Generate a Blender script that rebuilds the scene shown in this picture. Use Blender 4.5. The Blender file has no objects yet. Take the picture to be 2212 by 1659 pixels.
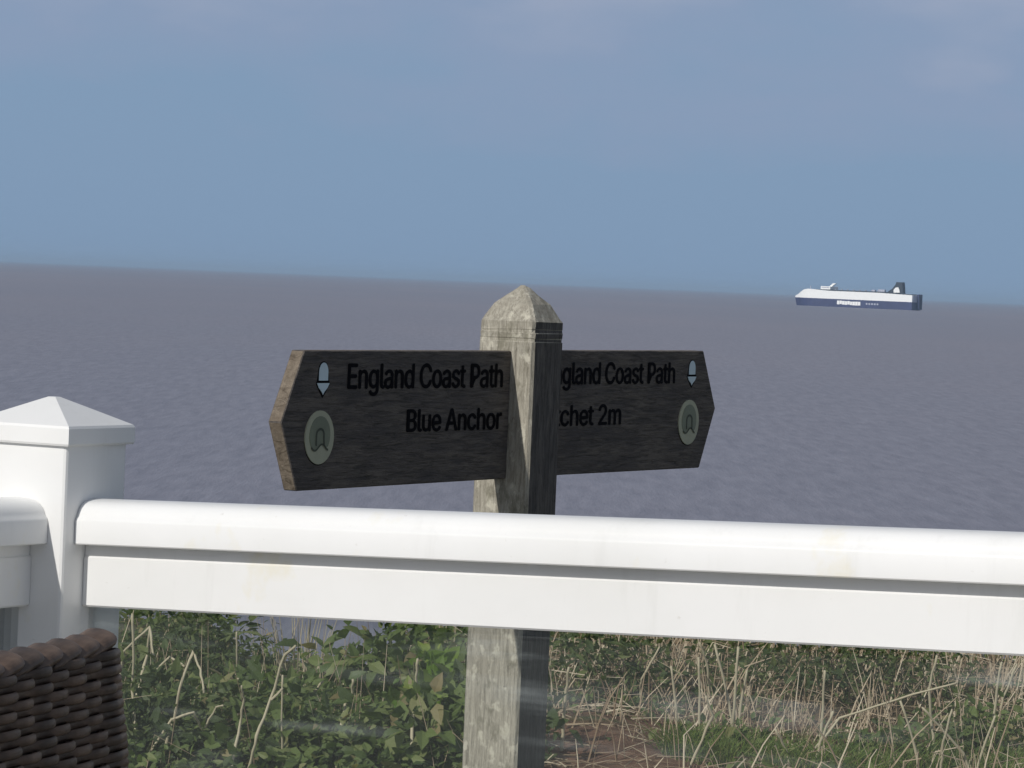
import bpy, bmesh, math, random
import numpy as np
from mathutils import Vector, Matrix, noise as mnoise

random.seed(7)
rng = np.random.default_rng(11)
R = math.radians
SC = bpy.context.scene
COL = SC.collection

# ------------------------------------------------------------------ camera
CAM_Z = 1.2                       # metres above the terrace deck
cam = bpy.data.cameras.new("camera")
cam.sensor_fit = 'HORIZONTAL'
cam.sensor_width = 36.0
cam.lens = 36.0 * 7760.0 / 2212.0
cam.clip_start = 0.05
cam.clip_end = 400000.0
cam_o = bpy.data.objects.new("camera", cam)
COL.objects.link(cam_o)
rho, pit = R(2.4075), R(1.6299)
Fv = Vector((0, math.cos(pit), -math.sin(pit)))
R0 = Vector((1, 0, 0)); U0 = R0.cross(Fv)
Rv = R0 * math.cos(rho) + U0 * math.sin(rho)
Uv = -R0 * math.sin(rho) + U0 * math.cos(rho)
M = Matrix((Rv, Uv, -Fv)).transposed().to_4x4()
M.translation = (0, 0, CAM_Z)
cam_o.matrix_world = M
SC.camera = cam_o

# ------------------------------------------------------------------ light
SUN_ELEV = R(32.0)
SUN_AZ = math.atan2(-0.500, -0.684)         # measured from +Y towards +X
SUN_STRENGTH = 2.9
SKY_STRENGTH = 0.10
sun = bpy.data.lights.new("sun", 'SUN')
sun.energy = SUN_STRENGTH
sun.angle = R(0.55)
sun.color = (1.0, 0.965, 0.91)
sun_o = bpy.data.objects.new("sun", sun)
COL.objects.link(sun_o)
to_sun = Vector((math.cos(SUN_ELEV) * math.sin(SUN_AZ), math.cos(SUN_ELEV) * math.cos(SUN_AZ), math.sin(SUN_ELEV)))
sun_o.rotation_euler = to_sun.to_track_quat('Z', 'Y').to_euler()
sun_o.location = to_sun * 40

W = bpy.data.worlds.new("World")
SC.world = W
W.use_nodes = True
nt = W.node_tree
nt.nodes.clear()
def wn(t, **k):
    n = nt.nodes.new(t)
    for a, b in k.items():
        setattr(n, a, b)
    return n
w_out = wn('ShaderNodeOutputWorld')
w_bg = wn('ShaderNodeBackground'); w_bg.inputs['Strength'].default_value = SKY_STRENGTH
w_sky = wn('ShaderNodeTexSky', sky_type='NISHITA')
w_sky.sun_disc = False
w_sky.sun_elevation = SUN_ELEV
w_sky.sun_rotation = SUN_AZ
w_sky.air_density = 1.0; w_sky.dust_density = 1.0; w_sky.ozone_density = 1.5
# a veil of slate-blue rain cloud all round the horizon, thinning with height, with soft paler folds
w_tc = wn('ShaderNodeTexCoord')
w_sep = wn('ShaderNodeSeparateXYZ')
w_veil = wn('ShaderNodeMapRange', interpolation_type='SMOOTHSTEP')
w_veil.inputs['From Min'].default_value = 0.0; w_veil.inputs['From Max'].default_value = 0.75
w_veil.inputs['To Min'].default_value = 0.97; w_veil.inputs['To Max'].default_value = 0.6
w_map = wn('ShaderNodeMapping'); w_map.inputs['Scale'].default_value = (1.0, 1.0, 2.6); w_map.inputs['Location'].default_value = (1.7, 0.68, 2.3)
w_noise = wn('ShaderNodeTexNoise'); w_noise.inputs['Scale'].default_value = 13.0
w_noise.inputs['Detail'].default_value = 4.0; w_noise.inputs['Roughness'].default_value = 0.5
w_lift = wn('ShaderNodeMapRange'); w_lift.inputs['From Min'].default_value = 0.0; w_lift.inputs['From Max'].default_value = 0.085
w_add = wn('ShaderNodeMath', operation='MULTIPLY_ADD'); w_add.inputs[1].default_value = 0.78; w_add.inputs[2].default_value = -0.45
w_sum = wn('ShaderNodeMath', operation='ADD')
w_ramp = wn('ShaderNodeValToRGB')
e = w_ramp.color_ramp.elements
e[0].position = 0.42; e[0].color = (2.10, 3.18, 4.75, 1)
e[1].position = 0.68; e[1].color = (2.42, 3.22, 4.75, 1)
e2 = e.new(0.93); e2.color = (3.20, 3.72, 5.05, 1)
w_up = wn('ShaderNodeMapRange', interpolation_type='SMOOTHSTEP')       # paler broken cloud higher up
w_up.inputs['From Min'].default_value = 0.085; w_up.inputs['From Max'].default_value = 0.45
w_upmix = wn('ShaderNodeMixRGB'); w_upmix.inputs['Color2'].default_value = (2.7, 2.8, 3.0, 1)
w_mix = wn('ShaderNodeMixRGB')
L = nt.links.new
L(w_tc.outputs['Generated'], w_sep.inputs[0]); L(w_sep.outputs['Z'], w_veil.inputs['Value'])
L(w_tc.outputs['Generated'], w_map.inputs[0]); L(w_map.outputs[0], w_noise.inputs['Vector'])
L(w_sep.outputs['Z'], w_lift.inputs['Value']); L(w_lift.outputs[0], w_add.inputs[0])
L(w_add.outputs[0], w_sum.inputs[0]); L(w_noise.outputs['Fac'], w_sum.inputs[1])
L(w_sum.outputs[0], w_ramp.inputs[0])
L(w_veil.outputs[0], w_mix.inputs['Fac']); L(w_sky.outputs[0], w_mix.inputs['Color1'])
L(w_sep.outputs['Z'], w_up.inputs['Value']); L(w_up.outputs[0], w_upmix.inputs['Fac']); L(w_ramp.outputs[0], w_upmix.inputs['Color1'])
L(w_upmix.outputs[0], w_mix.inputs['Color2'])
L(w_mix.outputs[0], w_bg.inputs['Color']); L(w_bg.outputs[0], w_out.inputs['Surface'])

SC.view_settings.view_transform = 'Standard'
SC.view_settings.look = 'None'
SC.view_settings.exposure = 0.0
SC.view_settings.gamma = 1.0
SC.view_settings.use_curve_mapping = False

# ------------------------------------------------------------------ helpers
def mat(name):
    m = bpy.data.materials.new(name); m.use_nodes = True
    t = m.node_tree; b = t.nodes['Principled BSDF']
    return m, t, b
def node(t, typ, **k):
    n = t.nodes.new(typ)
    for a, v in k.items():
        if a == 'ins':
            for kk, vv in v.items():
                n.inputs[kk].default_value = vv
        else:
            setattr(n, a, v)
    return n
def ramp(t, stops):
    r = t.nodes.new('ShaderNodeValToRGB')
    el = r.color_ramp.elements
    while len(el) < len(stops):
        el.new(0.5)
    for q, (p, c) in zip(el, stops):
        q.position = p; q.color = (c[0], c[1], c[2], 1)
    return r
def tex(t, scale, mapping=(1, 1, 1), detail=6, rough=0.6, coord='Object', distort=0.0):
    tc = t.nodes.new('ShaderNodeTexCoord')
    mp = node(t, 'ShaderNodeMapping', ins={'Scale': mapping})
    nz = node(t, 'ShaderNodeTexNoise', ins={'Scale': scale, 'Detail': detail, 'Roughness': rough, 'Distortion': distort})
    t.links.new(tc.outputs[coord], mp.inputs[0]); t.links.new(mp.outputs[0], nz.inputs['Vector'])
    return nz
def mixc(t, fac, a, b, mode='MIX'):
    m = node(t, 'ShaderNodeMixRGB', blend_type=mode)
    for sock, v in ((m.inputs['Fac'], fac), (m.inputs['Color1'], a), (m.inputs['Color2'], b)):
        if hasattr(v, 'links'):
            t.links.new(v, sock)
        elif isinstance(v, (int, float)):
            sock.default_value = v
        else:
            sock.default_value = (v[0], v[1], v[2], 1)
    return m.outputs[0]
def bump(t, b, h, strength, dist):
    n = node(t, 'ShaderNodeBump', ins={'Strength': strength, 'Distance': dist})
    t.links.new(h, n.inputs['Height']); t.links.new(n.outputs[0], b.inputs['Normal'])
    return n
def spec(b, v):
    b.inputs['Specular IOR Level'].default_value = v

def link(o, parent=None):
    COL.objects.link(o)
    if parent is not None:
        o.parent = parent
    return o
def mesh_obj(name, verts, faces, m, parent=None, smooth=False):
    me = bpy.data.meshes.new(name)
    me.from_pydata([tuple(v) for v in verts], [], faces)
    me.update()
    if smooth:
        me.polygons.foreach_set('use_smooth', [True] * len(me.polygons))
    for mm in (m if isinstance(m, (list, tuple)) else [m]):
        me.materials.append(mm)
    return link(bpy.data.objects.new(name, me), parent)
def from_bm(name, bm, m, parent=None, smooth=False):
    me = bpy.data.meshes.new(name); bm.to_mesh(me); bm.free()
    if smooth:
        me.polygons.foreach_set('use_smooth', [True] * len(me.polygons))
    for mm in (m if isinstance(m, (list, tuple)) else [m]):
        me.materials.append(mm)
    return link(bpy.data.objects.new(name, me), parent)
def empty(name, loc, rz=0.0):
    o = bpy.data.objects.new(name, None); o.empty_display_size = 0.1
    COL.objects.link(o); o.location = loc; o.rotation_euler = (0, 0, rz)
    return o
def tag(o, label, cat, group=None):
    o['label'] = label; o['category'] = cat
    if group:
        o['group'] = group
    return o
def box_bm(x0, x1, y0, y1, z0, z1, bev=0.0, seg=2, bm=None):
    bm2 = bmesh.new()
    bmesh.ops.create_cube(bm2, size=1.0)
    for v in bm2.verts:
        v.co = Vector(((x0 + x1) / 2 + v.co.x * (x1 - x0), (y0 + y1) / 2 + v.co.y * (y1 - y0), (z0 + z1) / 2 + v.co.z * (z1 - z0)))
    if bev > 0:
        bmesh.ops.bevel(bm2, geom=list(bm2.edges), offset=bev, segments=seg, profile=0.5, affect='EDGES')
    if bm is None:
        return bm2
    me = bpy.data.meshes.new('tmp'); bm2.to_mesh(me); bm2.free(); bm.from_mesh(me); bpy.data.meshes.remove(me)
    return bm
def prism(poly, axis_pts):
    """poly: list of (a,b); axis_pts: list of functions mapping (a,b)->xyz, one per ring; caps both ends."""
    v, f = [], []
    n = len(poly)
    for fn in axis_pts:
        v += [fn(a, b) for a, b in poly]
    for k in range(len(axis_pts) - 1):
        for i in range(n):
            j = (i + 1) % n
            f.append((k * n + i, k * n + j, (k + 1) * n + j, (k + 1) * n + i))
    f.append(tuple(range(n - 1, -1, -1)))
    f.append(tuple(range((len(axis_pts) - 1) * n, len(axis_pts) * n)))
    return v, f
def fix(o):
    bm = bmesh.new(); bm.from_mesh(o.data)
    bmesh.ops.recalc_face_normals(bm, faces=bm.faces); bm.to_mesh(o.data); bm.free()
    return o
def tube(pts, radii, sides=6):
    v, f = [], []
    pts = [Vector(p) for p in pts]
    ref = Vector((0.31, 0.9, 0.17)).normalized()
    for i, p in enumerate(pts):
        d = (pts[min(i + 1, len(pts) - 1)] - pts[max(i - 1, 0)]).normalized()
        a = d.cross(ref)
        if a.length < 1e-3:
            a = d.cross(Vector((1, 0, 0)))
        a.normalize(); b = d.cross(a)
        for k in range(sides):
            t = 2 * math.pi * k / sides
            v.append(p + (a * math.cos(t) + b * math.sin(t)) * radii[i])
    for i in range(len(pts) - 1):
        for k in range(sides):
            j = (k + 1) % sides
            f.append((i * sides + k, i * sides + j, (i + 1) * sides + j, (i + 1) * sides + k))
    f.append(tuple(range(sides - 1, -1, -1)))
    n = (len(pts) - 1) * sides
    f.append(tuple(range(n, n + sides)))
    return v, f
def smoothstep(a, b, x):
    t = min(1.0, max(0.0, (x - a) / (b - a)))
    return t * t * (3 - 2 * t)

# ------------------------------------------------------------------ materials
def m_white():
    m, t, b = mat('white_pvc')
    n1 = tex(t, 3.0, (1, 1, 1), 5, 0.6)
    c1 = ramp(t, [(0.35, (0.80, 0.80, 0.78)), (0.62, (0.86, 0.86, 0.85))])
    t.links.new(n1.outputs['Fac'], c1.inputs[0])
    n2 = tex(t, 9.0, (1, 1, 0.8), 5, 0.65)                     # pale yellow weather stains in patches
    s = ramp(t, [(0.60, (0, 0, 0)), (0.74, (1, 1, 1))]); t.links.new(n2.outputs['Fac'], s.inputs[0])
    f = node(t, 'ShaderNodeMath', operation='MULTIPLY', ins={1: 0.7}); t.links.new(s.outputs[0], f.inputs[0])
    c = mixc(t, f.outputs[0], c1.outputs[0], (0.80, 0.75, 0.58))
    n5 = tex(t, 22.0, (1, 1, 0.12), 5, 0.7)                    # thin run-off streaks down the faces
    s5 = ramp(t, [(0.56, (0, 0, 0)), (0.72, (1, 1, 1))]); t.links.new(n5.outputs['Fac'], s5.inputs[0])
    f5 = node(t, 'ShaderNodeMath', operation='MULTIPLY', ins={1: 0.16}); t.links.new(s5.outputs[0], f5.inputs[0])
    c = mixc(t, f5.outputs[0], c, (0.50, 0.50, 0.46))
    n4 = tex(t, 120.0, (1, 1, 1), 3, 0.6)                      # tiny dirt specks
    s4 = ramp(t, [(0.70, (0, 0, 0)), (0.76, (1, 1, 1))]); t.links.new(n4.outputs['Fac'], s4.inputs[0])
    f4 = node(t, 'ShaderNodeMath', operation='MULTIPLY', ins={1: 0.25}); t.links.new(s4.outputs[0], f4.inputs[0])
    c = mixc(t, f4.outputs[0], c, (0.45, 0.42, 0.36))
    t.links.new(c, b.inputs['Base Color'])
    b.inputs['Roughness'].default_value = 0.38; spec(b, 0.4)
    n3 = tex(t, 14.0, (1, 1, 1), 3, 0.5)
    bump(t, b, n3.outputs['Fac'], 0.08, 0.01)
    return m
def m_wood(name, dark, light, stain, grain=(1, 1, 1), rough=0.9, sc=40.0, bmp=0.5, lichen=0.0):
    m, t, b = mat(name)
    g = tex(t, sc, grain, 7, 0.65, distort=0.6)
    c1 = ramp(t, [(0.28, dark), (0.55, light), (0.8, tuple(min(1, v * 1.25) for v in light))])
    t.links.new(g.outputs['Fac'], c1.inputs[0])
    p = tex(t, 9.0, tuple(0.5 + 0.5 * v for v in grain), 5, 0.7)
    s = ramp(t, [(0.42, (0, 0, 0)), (0.66, (1, 1, 1))]); t.links.new(p.outputs['Fac'], s.inputs[0])
    fm = node(t, 'ShaderNodeMath', operation='MULTIPLY', ins={1: 0.8}); t.links.new(s.outputs[0], fm.inputs[0])
    c = mixc(t, fm.outputs[0], c1.outputs[0], stain)
    fine = tex(t, 300.0, grain, 3, 0.6)
    fr = ramp(t, [(0.3, (0.72, 0.72, 0.72)), (0.7, (1.12, 1.12, 1.12))]); t.links.new(fine.outputs['Fac'], fr.inputs[0])
    c = mixc(t, 1.0, c, fr.outputs[0], 'MULTIPLY')
    if lichen:                                 # pale crusts of lichen and darker algae blotches, no grain direction
        li = tex(t, 42.0, (1, 1, 0.8), 4, 0.6)
        lr = ramp(t, [(0.56, (0, 0, 0)), (0.63, (1, 1, 1))]); t.links.new(li.outputs['Fac'], lr.inputs[0])
        lf = node(t, 'ShaderNodeMath', operation='MULTIPLY', ins={1: lichen}); t.links.new(lr.outputs[0], lf.inputs[0])
        c = mixc(t, lf.outputs[0], c, (0.60, 0.57, 0.47))
        al = tex(t, 31.0, (1, 1, 0.6), 5, 0.65)
        ar = ramp(t, [(0.36, (1, 1, 1)), (0.46, (0, 0, 0))]); t.links.new(al.outputs['Fac'], ar.inputs[0])
        af = node(t, 'ShaderNodeMath', operation='MULTIPLY', ins={1: 0.6}); t.links.new(ar.outputs[0], af.inputs[0])
        c = mixc(t, af.outputs[0], c, (0.15, 0.14, 0.10))
    ck = tex(t, 17.0, tuple(v if v > 3 else v * 0.45 for v in grain), 3, 0.5, distort=0.8)      # drying cracks along the grain
    cr = ramp(t, [(0.485, (1, 1, 1)), (0.5, (0.30, 0.28, 0.26)), (0.515, (1, 1, 1))]); t.links.new(ck.outputs['Fac'], cr.inputs[0])
    c = mixc(t, 0.55, c, cr.outputs[0], 'MULTIPLY')
    t.links.new(c, b.inputs['Base Color'])
    b.inputs['Roughness'].default_value = rough; spec(b, 0.2)
    bump(t, b, g.outputs['Fac'], bmp, 0.004)
    return m
def m_plain(name, col, rough=0.6, sp=0.4, var=0.12, sc=30.0, bmp=0.0):
    m, t, b = mat(name)
    n = tex(t, sc, (1, 1, 1), 5, 0.6)
    r = ramp(t, [(0.3, tuple(v * (1 - var) for v in col)), (0.7, tuple(min(1, v * (1 + var)) for v in col))])
    t.links.new(n.outputs['Fac'], r.inputs[0]); t.links.new(r.outputs[0], b.inputs['Base Color'])
    b.inputs['Roughness'].default_value = rough; spec(b, sp)
    if bmp:
        bump(t, b, n.outputs['Fac'], bmp, 0.01)
    return m
def m_leaf(name, stops, trans=0.35, rough=0.55):
    m, t, b = mat(name)
    gi = t.nodes.new('ShaderNodeNewGeometry')
    r = ramp(t, stops); t.links.new(gi.outputs['Random Per Island'], r.inputs[0])
    t.links.new(r.outputs[0], b.inputs['Base Color'])
    b.inputs['Roughness'].default_value = rough; spec(b, 0.35)
    tl = t.nodes.new('ShaderNodeBsdfTranslucent')
    cc = mixc(t, 1.0, r.outputs[0], (1.5, 1.6, 0.7), 'MULTIPLY'); t.links.new(cc, tl.inputs['Color'])
    mx = node(t, 'ShaderNodeMixShader', ins={0: trans})
    out = t.nodes['Material Output']
    t.links.new(b.outputs[0], mx.inputs[1]); t.links.new(tl.outputs[0], mx.inputs[2]); t.links.new(mx.outputs[0], out.inputs['Surface'])
    return m

WHITE = m_white()
POST_WOOD = m_wood('weathered_oak', (0.19, 0.175, 0.145), (0.47, 0.44, 0.365), (0.33, 0.305, 0.25), (9, 9, 0.9), sc=26, lichen=0.75)
BOARD_WOOD = m_wood('shade_painted_oak', (0.050, 0.047, 0.046), (0.175, 0.152, 0.132), (0.090, 0.083, 0.083), (0.8, 6, 8), sc=24, bmp=0.9)  # arm faces: same oak with their shade painted in as a darker tone
POST_SHADE = m_wood('shade_painted_post_face', (0.045, 0.043, 0.042), (0.175, 0.160, 0.145), (0.095, 0.090, 0.087), (9, 9, 0.9), sc=26, bmp=0.9)  # post oak again, darkened to paint the shade on one face
EDGE_WOOD = m_wood('bare_oak_edge', (0.09, 0.072, 0.055), (0.24, 0.20, 0.155), (0.15, 0.12, 0.09), (3, 3, 3), sc=30)
INK = m_plain('black_letter_paint', (0.004, 0.004, 0.006), 0.7, 0.05)
ACORN_W = m_plain('acorn_white_paint', (0.62, 0.74, 0.78), 0.5, 0.4, 0.06)
BADGE = m_plain('badge_pale_green', (0.44, 0.44, 0.31), 0.5, 0.4, 0.10)
BADGE_IN = m_plain('badge_olive', (0.20, 0.22, 0.15), 0.5, 0.4, 0.15)
BADGE_INK = m_plain('badge_dark_olive', (0.075, 0.085, 0.06), 0.6, 0.3, 0.2)
STEM_DRY = m_leaf('dry_stalk', [(0.0, (0.36, 0.30, 0.19)), (0.5, (0.50, 0.44, 0.30)), (1.0, (0.58, 0.53, 0.40))], 0.05, 0.7)
STEM_WARM = m_leaf('dry_straw', [(0.0, (0.22, 0.15, 0.095)), (0.5, (0.46, 0.36, 0.25)), (1.0, (0.66, 0.57, 0.43))], 0.1, 0.8)
LEAF_A = m_leaf('leaf_mid_green', [(0.0, (0.055, 0.085, 0.024)), (0.4, (0.10, 0.145, 0.042)), (0.75, (0.155, 0.205, 0.065)), (0.93, (0.22, 0.25, 0.10)), (1.0, (0.30, 0.24, 0.13))])
LEAF_B = m_leaf('leaf_dark_green', [(0.0, (0.045, 0.07, 0.026)), (0.6, (0.09, 0.125, 0.045)), (1.0, (0.15, 0.18, 0.065))])
LEAF_C = m_leaf('leaf_bright_green', [(0.0, (0.08, 0.15, 0.02)), (0.6, (0.15, 0.24, 0.03)), (1.0, (0.25, 0.31, 0.06))], 0.4)
GRASS = m_leaf('grass_blade', [(0.0, (0.07, 0.12, 0.02)), (0.5, (0.13, 0.20, 0.035)), (0.85, (0.20, 0.26, 0.06)), (1.0, (0.32, 0.29, 0.14))], 0.35)
STEM_GREEN = m_plain('green_stem', (0.10, 0.12, 0.05), 0.7, 0.2)

# ------------------------------------------------------------------ sea
SEA_Z = -15.7
def build_sea():
    radii = [12, 40, 120, 350, 1000, 2500, 5000, 9000, 16000, 30000, 55000, 100000]
    seg = 96
    v, f = [], []
    for r in radii:
        for k in range(seg):
            a = 2 * math.pi * k / seg
            v.append((r * math.cos(a), r * math.sin(a), SEA_Z))
    for i in range(len(radii) - 1):
        for k in range(seg):
            j = (k + 1) % seg
            f.append((i * seg + k, (i + 1) * seg + k, (i + 1) * seg + j, i * seg + j))
    m, t, b = mat('muddy_sea')
    big = tex(t, 0.0022, (1.0, 0.35, 1), 5, 0.55)
    c = ramp(t, [(0.32, (0.202, 0.203, 0.246)), (0.68, (0.246, 0.228, 0.260))]); t.links.new(big.outputs['Fac'], c.inputs[0])
    rip = tex(t, 0.75, (1.0, 0.13, 1), 5, 0.65)
    rr = ramp(t, [(0.3, (0.80, 0.80, 0.82)), (0.7, (1.17, 1.17, 1.16))]); t.links.new(rip.outputs['Fac'], rr.inputs[0])
    cc = mixc(t, 1.0, c.outputs[0], rr.outputs[0], 'MULTIPLY')
    t.links.new(cc, b.inputs['Base Color'])
    b.inputs['Roughness'].default_value = 0.42; b.inputs['IOR'].default_value = 1.33
    spec(b, 0.5)
    bump(t, b, rip.outputs['Fac'], 0.35, 0.8)
    o = mesh_obj('sea', v, f, m); o['kind'] = 'structure'
build_sea()

# ------------------------------------------------------------------ ground and terrace
def ground_z(x, y):
    n = mnoise.noise(Vector((x * 0.9, y * 0.9, 3.1))) * 0.05 + mnoise.noise(Vector((x * 3.5, y * 3.5, 8.1))) * 0.018
    z = -0.38 + 0.34 * smoothstep(6.4, 8.4, y)
    z += n * smoothstep(4.5, 7.5, y)
    z += 0.13 * max(smoothstep(-0.42, -0.25, x), 1 - smoothstep(-0.95, -0.78, x)) * smoothstep(9.5, 10.9, y)
    z += 0.07 * math.exp(-((x - 0.27) / 0.20) ** 2 - ((y - 9.55) / 0.35) ** 2)
    edge = 11.3 + 0.5 * mnoise.noise(Vector((x * 0.35, 2.0, 0.0)))
    if y > edge:
        k = y - edge
        z -= 0.25 * k * k + 1.7 * k
        z += 0.7 * mnoise.noise(Vector((x * 0.5, y * 0.5, z * 0.3))) * min(1.0, k * 0.5)
    return max(z, SEA_Z - 1.0)
def build_ground():
    xs = sorted(set([round(-1.9 + 0.06 * i, 3) for i in range(65)] + [-160, -90, -50, -30, -20, -13, -9, -6.5, -5, -4, -3.2, -2.5] + [160, 90, 50, 30, 20, 13, 9, 6.5, 5, 4, 3.2, 2.5]))
    ys = [-160, -80, -40, -20, -10, -5, -2, 0, 2, 3, 4, 5, 6] + [6.4 + 0.08 * i for i in range(65)] + [11.8, 12.2, 12.8, 13.5, 14.2, 15, 16, 17, 18, 19.5]
    v = [(x, y, ground_z(x, y)) for y in ys for x in xs]
    nx = len(xs)
    f = [(j * nx + i, j * nx + i + 1, (j + 1) * nx + i + 1, (j + 1) * nx + i) for j in range(len(ys) - 1) for i in range(nx - 1)]
    m, t, b = mat('red_brown_soil')
    n1 = tex(t, 5.0, (1, 1, 1), 8, 0.7)
    c = ramp(t, [(0.30, (0.12, 0.066, 0.044)), (0.5, (0.25, 0.145, 0.098)), (0.72, (0.40, 0.265, 0.185))]); t.links.new(n1.outputs['Fac'], c.inputs[0])
    n2 = tex(t, 1.6, (1, 1, 1), 5, 0.6)
    s = ramp(t, [(0.58, (0, 0, 0)), (0.70, (1, 1, 1))]); t.links.new(n2.outputs['Fac'], s.inputs[0])
    tc = t.nodes.new('ShaderNodeTexCoord')                    # turf everywhere but on the trodden bare patch
    ds = node(t, 'ShaderNodeVectorMath', operation='DISTANCE'); ds.inputs[1].default_value = (0.35, 9.5, 0.0)
    t.links.new(tc.outputs['Object'], ds.inputs[0])
    mr = node(t, 'ShaderNodeMapRange', ins={'From Min': 0.55, 'From Max': 1.3, 'To Min': 0.0, 'To Max': 0.85}); t.links.new(ds.outputs['Value'], mr.inputs['Value'])
    mxm = node(t, 'ShaderNodeMath', operation='MAXIMUM'); t.links.new(s.outputs[0], mxm.inputs[0]); t.links.new(mr.outputs[0], mxm.inputs[1])
    gr = ramp(t, [(0.3, (0.055, 0.07, 0.025)), (0.7, (0.13, 0.14, 0.06))]); t.links.new(n1.outputs['Fac'], gr.inputs[0])
    cc = mixc(t, mxm.outputs[0], c.outputs[0], gr.outputs[0])
    t.links.new(cc, b.inputs['Base Color']); b.inputs['Roughness'].default_value = 0.95; spec(b, 0.15)
    n3 = tex(t, 24.0, (1, 1, 1), 8, 0.75)
    bump(t, b, n3.outputs['Fac'], 0.9, 0.03)
    o = mesh_obj('ground', v, f, m, smooth=True); o['kind'] = 'structure'
build_ground()

PHI = R(27.0)
BALX, BALY = -0.4416, 3.4699       # centre of the corner post
def bal(x, y):                             # balustrade frame -> world
    return (BALX + x * math.cos(PHI) + y * math.sin(PHI), BALY - x * math.sin(PHI) + y * math.cos(PHI))
def build_deck():
    root = empty('terrace', (BALX, BALY, 0), -PHI); root['kind'] = 'structure'
    m = m_plain('terrace_paving', (0.50, 0.47, 0.42), 0.85, 0.3, 0.12, 12.0, 0.3)
    mj = m_plain('paving_joint', (0.22, 0.21, 0.19), 0.95, 0.2)
    bed = from_bm('paving_bed', box_bm(-2.45, 3.35, -6.0, 0.16, -0.55, -0.012), mj, root)
    base = None
    for i in range(10):
        for j in range(11):
            if base is None:
                bm = box_bm(-0.284, 0.284, -0.274, 0.274, -0.04, 0.0, 0.004, 1)
                base = from_bm('paving_slab', bm, m, root); o = base
            else:
                o = base.copy(); link(o, root)
            o.location = (-2.15 + i * 0.58, -0.12 - j * 0.56, 0)
build_deck()

# ------------------------------------------------------------------ balustrade
def build_balustrade():
    root = empty('balustrade', (BALX, BALY, 0.0), -PHI)
    tag(root, 'white plastic terrace balustrade with rounded rails, glass panes and a pyramid capped corner post', 'balustrade')
    H = 0.052
    def post(x, y):
        p = from_bm('post', box_bm(x - H, x + H, y - H, y + H, 0.001, 1.036, 0.0035, 2), WHITE, root)
        prof = [(0.0560, 1.0265), (0.0572, 1.0285), (0.0572, 1.0430), (0.0558, 1.0455), (0.030, 1.058), (0.004, 1.0705)]
        v, f = [], []
        for h, z in prof:
            v += [(x - h, y - h, z), (x + h, y - h, z), (x + h, y + h, z), (x - h, y + h, z)]
        for k in range(len(prof) - 1):
            for i in range(4):
                j = (i + 1) % 4
                f.append((k * 4 + i, k * 4 + j, k * 4 + 4 + j, k * 4 + 4 + i))
        f.append((3, 2, 1, 0)); n = 4 * (len(prof) - 1); f.append((n, n + 1, n + 2, n + 3))
        mesh_obj('post_cap', v, f, WHITE, p)
        return p
    post(0, 0); post(2.05, 0); post(0, -1.95)
    # loaf shaped handrail profile, (across, up) measured from its lower edge
    half = [(0.033, 0.0), (0.034, 0.0012), (0.034, 0.0222), (0.0330, 0.0248), (0.0310, 0.0268), (0.0300, 0.0298), (0.0278, 0.0340),
            (0.0240, 0.0378), (0.0190, 0.0404), (0.0110, 0.0420), (0.0, 0.0428)]
    rail = [(-a, b) for a, b in half] + [(a, b) for a, b in reversed(half[:-1])]
    lower = [(-0.0145, 0.0), (-0.0165, 0.0018), (-0.0165, 0.0472), (-0.0150, 0.0487), (0.0150, 0.0487), (0.0165, 0.0472), (0.0165, 0.0018), (0.0145, 0.0)]
    def run(vert, s0, s1, slope):
        def pos(s, a, z):
            return (s, a, z) if not vert else (a, -s, z)
        def ring(s, z0):
            return lambda a, b: pos(s, a, z0 + slope * (s - H) + b)
        def sweep(name, prof, z0, m, steps=14):
            ss = [s0 + (s1 - s0) * k / steps for k in range(steps + 1)]
            v, f = prism(prof, [ring(s, z0) for s in ss])
            o = fix(mesh_obj(name, v, f, m, root))
            return o
        r = sweep('top_rail', rail, 0.9325, WHITE)
        r.data.polygons.foreach_set('use_smooth', [True] * len(r.data.polygons))
        r.data.set_sharp_from_angle(angle=R(28))
        sweep('neck_strip', [(-0.0148, 0.0), (0.0148, 0.0), (0.0148, 0.0165), (-0.0148, 0.0165)], 0.9185, WHITE)
        l = sweep('lower_rail', lower, 0.8720, WHITE)
        sweep('bottom_rail', lower, 0.085, WHITE)
        g0, g1 = s0 - 0.008, s1 - 0.004
        ss = [g0 + (g1 - g0) * k / 4 for k in range(5)]
        v, f = prism([(-0.004, 0.0), (0.004, 0.0), (0.004, 0.742), (-0.004, 0.742)], [(lambda s: (lambda a, b: pos(s, a, 0.131 + slope * (s - H) + b)))(s) for s in ss])
        fix(mesh_obj('glass_pane', v, f, GLASS, root))
    # the main run climbs slightly to the right, the return runs towards the viewer
    run(False, H + 0.0006, 2.0, 0.0345)
    run(True, H + 0.0006, 1.9, 0.010)
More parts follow.
